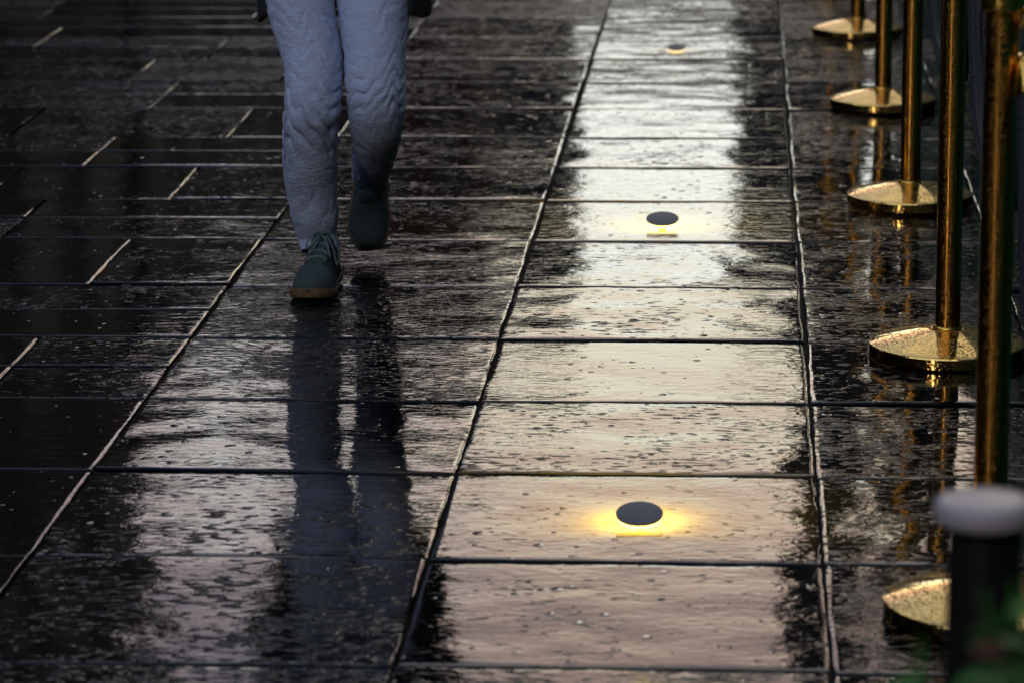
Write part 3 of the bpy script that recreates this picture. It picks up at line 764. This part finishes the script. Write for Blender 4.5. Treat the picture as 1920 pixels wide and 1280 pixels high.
# shoes: lofted along the foot, toe at the -y end
def shoe(loc, rx, rz, sx=1.0):
    """toe cap, vamp and collar as one surface; origin under the ankle"""
    e = bpy.data.objects.new('shoe', None)
    # stations: y (toe -> heel), half width, height of the upper, x shift
    st = [(-.192, .006, .020, .000), (-.188, .022, .036, 0), (-.178, .034, .046, 0), (-.160, .0445, .053, .001), (-.135, .0500, .058, .002), (-.108, .0505, .064, .001), (-.080, .0475, .074, 0),
          (-.052, .0440, .088, -.001), (-.028, .0410, .101, -.002), (-.006, .0390, .110, -.002), (.020, .0370, .112, -.002), (.045, .0360, .110, -.001), (.064, .0320, .106, 0), (.076, .0200, .100, 0), (.080, .006, .094, 0)]
    n = 60; seg = 48; vs, fs = [], []
    S = catmull([(s[0], s[1], s[2]) for s in st], 6); X = [q.x for q in catmull([(s[3], 0, 0) for s in st], 6)]
    rocker = lambda y: .012 * max(0, (-y - .12) / .075) ** 2
    for i, q in enumerate(S):
        y, hw, ht = q
        for k in range(seg):
            a = PI * 2 * k / seg; ca, sa = math.cos(a), math.sin(a)
            ex = .62 if y > -.06 else .78
            px_ = hw * (abs(ca) ** ex) * (1 if ca > 0 else -1)
            z0 = .014
            up_ = z0 + (ht - z0) * (max(0, sa) ** (.9))
            if sa < 0: up_ = z0
            if ht > .07 and sa > 0: px_ *= 1 - .32 * ((up_ - z0) / .1) ** 1.3
            d = .0013 * noise.noise((px_ * 60, y * 50, up_ * 60))
            vs.append(Vector(((px_ + X[i]) * sx, y, up_ + rocker(y) * (1 - up_ / .2) + d)))
    m_ = len(S)
    for i in range(m_ - 1):
        for k in range(seg): fs.append((i * seg + k, i * seg + (k + 1) % seg, (i + 1) * seg + (k + 1) % seg, (i + 1) * seg + k))
    fs.append(tuple(range(seg))); fs.append(tuple((m_ - 1) * seg + k for k in range(seg - 1, -1, -1)))
    up_o = mesh_obj('shoe', vs, fs, m_suede, walker)
    # sole
    vs, fs = [], []; seg2 = 2
    prof = []
    for q, xx in zip(S, X): prof.append((q[0], q[1] + .0035, xx))
    ringn = len(prof)
    def layer(z, grow, curve):
        out_ = []
        for y, hw, xx in prof: out_.append(((xx + hw + grow) * sx, y, z + rocker(y) * 1.0 + curve * math.exp(-((y + .155) / .05) ** 2)))
        for y, hw, xx in reversed(prof): out_.append(((xx - hw - grow) * sx, y, z + rocker(y) * 1.0 + curve * math.exp(-((y + .155) / .05) ** 2)))
        return out_
    ls = [layer(.001, -.003, 0), layer(.004, .0, 0), layer(.012, .001, .002), layer(.0175, .0, .004), layer(.019, -.002, .004)]
    nn_ = len(ls[0])
    for l in ls: vs += l
    for i in range(len(ls) - 1):
        for k in range(nn_): fs.append((i * nn_ + k, i * nn_ + (k + 1) % nn_, (i + 1) * nn_ + (k + 1) % nn_, (i + 1) * nn_ + k))
    for k in range(ringn - 1):   # bottom and top strips
        a, b, c, d = k, k + 1, nn_ - 2 - k, nn_ - 1 - k; fs.append((a, d, c, b)); o4 = 4 * nn_; fs.append((o4 + a, o4 + b, o4 + c, o4 + d))
    so = mesh_obj('sole', vs, fs, m_sole, up_o); sharp_edges(so, 50)
    # tongue and laces
    def topz(y):
        for a, b in zip(S, S[1:]):
            if a[0] <= y <= b[0]: return a[2] + (b[2] - a[2]) * (y - a[0]) / (b[0] - a[0])
        return .1
    tv, tf = [], []
    for i in range(14):
        y = -.088 + .098 * i / 13; zt = topz(y) + .003 + (.012 if i > 11 else 0)
        for k in range(9):
            u = k / 8 * 2 - 1; tv.append((u * .021 * sx, y - (.0 if i < 12 else .006), zt - .008 * u * u + .0008 * noise.noise((u * 4, y * 60, 1))))
    for i in range(13):
        for k in range(8): tf.append((i * 9 + k, i * 9 + k + 1, (i + 1) * 9 + k + 1, (i + 1) * 9 + k))
    to = mesh_obj('tongue', tv, tf, m_suede, up_o); md = to.modifiers.new('t', 'SOLIDIFY'); md.thickness = .003
    lv, lf = [], []
    def add(pts, r=.0030, fl=.5):
        nonlocal lv, lf
        a, b = tube(catmull(pts, 6), r, 10, flat=fl); o = len(lv); lv += a; lf += [tuple(q + o for q in f) for f in b]
    for i in range(4):
        y = -.078 + .021 * i; z = topz(y) + .006
        dyy = .014
        add([(-.023 * sx, y, z - .008), (-.010 * sx, y + dyy * .35, z + .001), (.010 * sx, y + dyy * .7, z + .002), (.024 * sx, y + dyy, z - .004)])
        add([(.023 * sx, y, z - .008), (.010 * sx, y + dyy * .35, z + .002), (-.010 * sx, y + dyy * .7, z + .001), (-.024 * sx, y + dyy, z - .004)])
    yk = -.002; zk = topz(yk) + .010
    add([(0, yk, zk), (.018, yk - .012, zk + .006), (.040, yk - .030, zk - .010), (.050, yk - .050, zk - .045), (.044, yk - .052, zk - .060), (.034, yk - .034, zk - .030), (.016, yk - .010, zk)], .0034)
    add([(0, yk, zk), (-.016, yk - .018, zk + .004), (-.030, yk - .034, zk - .018), (-.022, yk - .044, zk - .022), (-.006, yk - .022, zk - .004), (0, yk, zk + .002)], .0034)
    add([(0, yk, zk), (.016, yk - .030, zk - .012), (.030, yk - .060, zk - .040)], .0028)
    add([(0, yk, zk), (-.006, yk - .036, zk - .014), (-.020, yk - .058, zk - .034)], .0028)
    mesh_obj('laces', lv, lf, m_lace, up_o)
    up_o.location = Vector(loc) - WO; up_o.rotation_euler = (R(rx), 0, R(rz))
    return up_o
shoe((-.968, 7.480, .003), 0, -3, 1.0)
shoe((-.899, 7.875, .185), 58, 4, -.94)
# sock and ankle behind the raised shoe are covered by the jeans hem

# ------------------------------------------------------------------ near bollard and plant (far out of focus)
m_capm = noise_bump(mat('pale_wet_metal', (.50, .44, .45), .30, .0), 60, .0008)
bo = thing('bollard', 'blurred dark post with flat pale cap at the lower right corner', 'bollard', (.2150, 2.8, .002))
v, f = lathe([(.0325, .001), (.033, .004), (.033, .780)], 48); mesh_obj('body', v, f, m_black, bo); sharp_edges(bo.children[-1])
v, f = lathe([(.043, .782), (.0445, .785), (.0445, .797), (.042, .801), (.032, .8022), (.004, .803)], 64); mesh_obj('cap', v, f, m_capm, bo)
v, f = lathe([(.036, .774), (.036, .786)], 48); mesh_obj('neck', v, f, m_black, bo)

m_leaf = noise_bump(mat('dark_green_leaf', (.045, .22, .006), .6), 60, .001, color=(.012, .09, .004))
m_flower = noise_bump(mat('dark_red_petal', (.16, .010, .012), .5), 60, .001)
m_pot = noise_bump(mat('black_planter', (.012, .012, .012), .5), 40, .001)
m_soil = noise_bump(mat('soil', (.02, .014, .01), .9), 60, .01)
pl = thing('potted_plant', 'blurred leafy green plant with a dark red bloom in the lower right corner', 'plant', (.229, 2.12, 0))
bm = bmesh.new(); vs_ = box(bm, -.13, .13, -.13, .13, .002, .56)
for v in vs_:
    if v.co.z < .1: v.co.x *= .86; v.co.y *= .86
bmesh.ops.bevel(bm, geom=bm.edges[:], offset=.008, segments=2); bm_obj('planter', bm, m_pot, pl)
bm = bmesh.new(); box(bm, -.118, .118, -.118, .118, .555, .575); bm_obj('soil', bm, m_soil, pl, False)
rs = random.Random(5); lv, lf, sv_, sf_ = [], [], [], []
for i in range(70):
    a = rs.uniform(0, 2 * PI); rr = rs.uniform(0, .09); b0 = Vector((rr * math.cos(a), rr * math.sin(a), .56))
    tip = Vector((rr * math.cos(a) * 1.3 + rs.gauss(0, .02), rr * math.sin(a) * 1.6 + rs.gauss(0, .03), rs.uniform(.76, .945)))
    mid = b0.lerp(tip, .5) + Vector((rs.gauss(0, .01), rs.gauss(0, .01), .02))
    pts = catmull([b0, mid, tip], 6); v, f = tube(pts, [.0022 - .0012 * k / len(pts) for k in range(len(pts))], 6); o = len(sv_); sv_ += v; sf_ += [tuple(q + o for q in ff) for ff in f]
    for k in range(9):
        p = pts[min(len(pts) - 1, 3 + k)] ; aa = rs.uniform(0, 2 * PI); d = Vector((math.cos(aa), math.sin(aa), rs.uniform(-.3, .5))).normalized()
        ln_ = rs.uniform(.028, .05); wd = ln_ * .28; sd_ = d.cross(Vector((0, 0, 1))).normalized(); nrm = sd_.cross(d)
        o = len(lv)
        prof = [(0, .12), (.25, .8), (.5, 1), (.75, .7), (1, .03)]
        for u, wv in prof:
            c = p + d * ln_ * u - Vector((0, 0, 1)) * ln_ * .25 * u * u
            lv += [c - sd_ * wd * wv, c - nrm * wd * .25 * wv, c + sd_ * wd * wv]
        for q in range(4):
            lf += [(o + q * 3, o + q * 3 + 1, o + q * 3 + 4, o + q * 3 + 3), (o + q * 3 + 1, o + q * 3 + 2, o + q * 3 + 5, o + q * 3 + 4)]
mesh_obj('stems', sv_, sf_, m_leaf, pl); mesh_obj('leaves', lv, lf, m_leaf, pl)
fv, ff_ = [], []
for ring, (nr, rr, zz) in enumerate(((6, .013, 0), (5, .009, .004), (4, .005, .006))):
    for k in range(nr):
        a = 2 * PI * k / nr + ring; d = Vector((math.cos(a), math.sin(a), .35 + ring * .3)).normalized(); s_ = d.cross(Vector((0, 0, 1))).normalized(); o = len(fv)
        c = Vector((-.062, -.02, .890 + zz))
        for u, wv in ((0, .3), (.4, .9), (.8, .8), (1, .2)): fv += [c + d * rr * u - s_ * rr * .5 * wv, c + d * rr * u + s_ * rr * .5 * wv]
        for q in range(3): ff_.append((o + q * 2, o + q * 2 + 1, o + q * 2 + 3, o + q * 2 + 2))
mesh_obj('flower', fv, ff_, m_flower, pl)
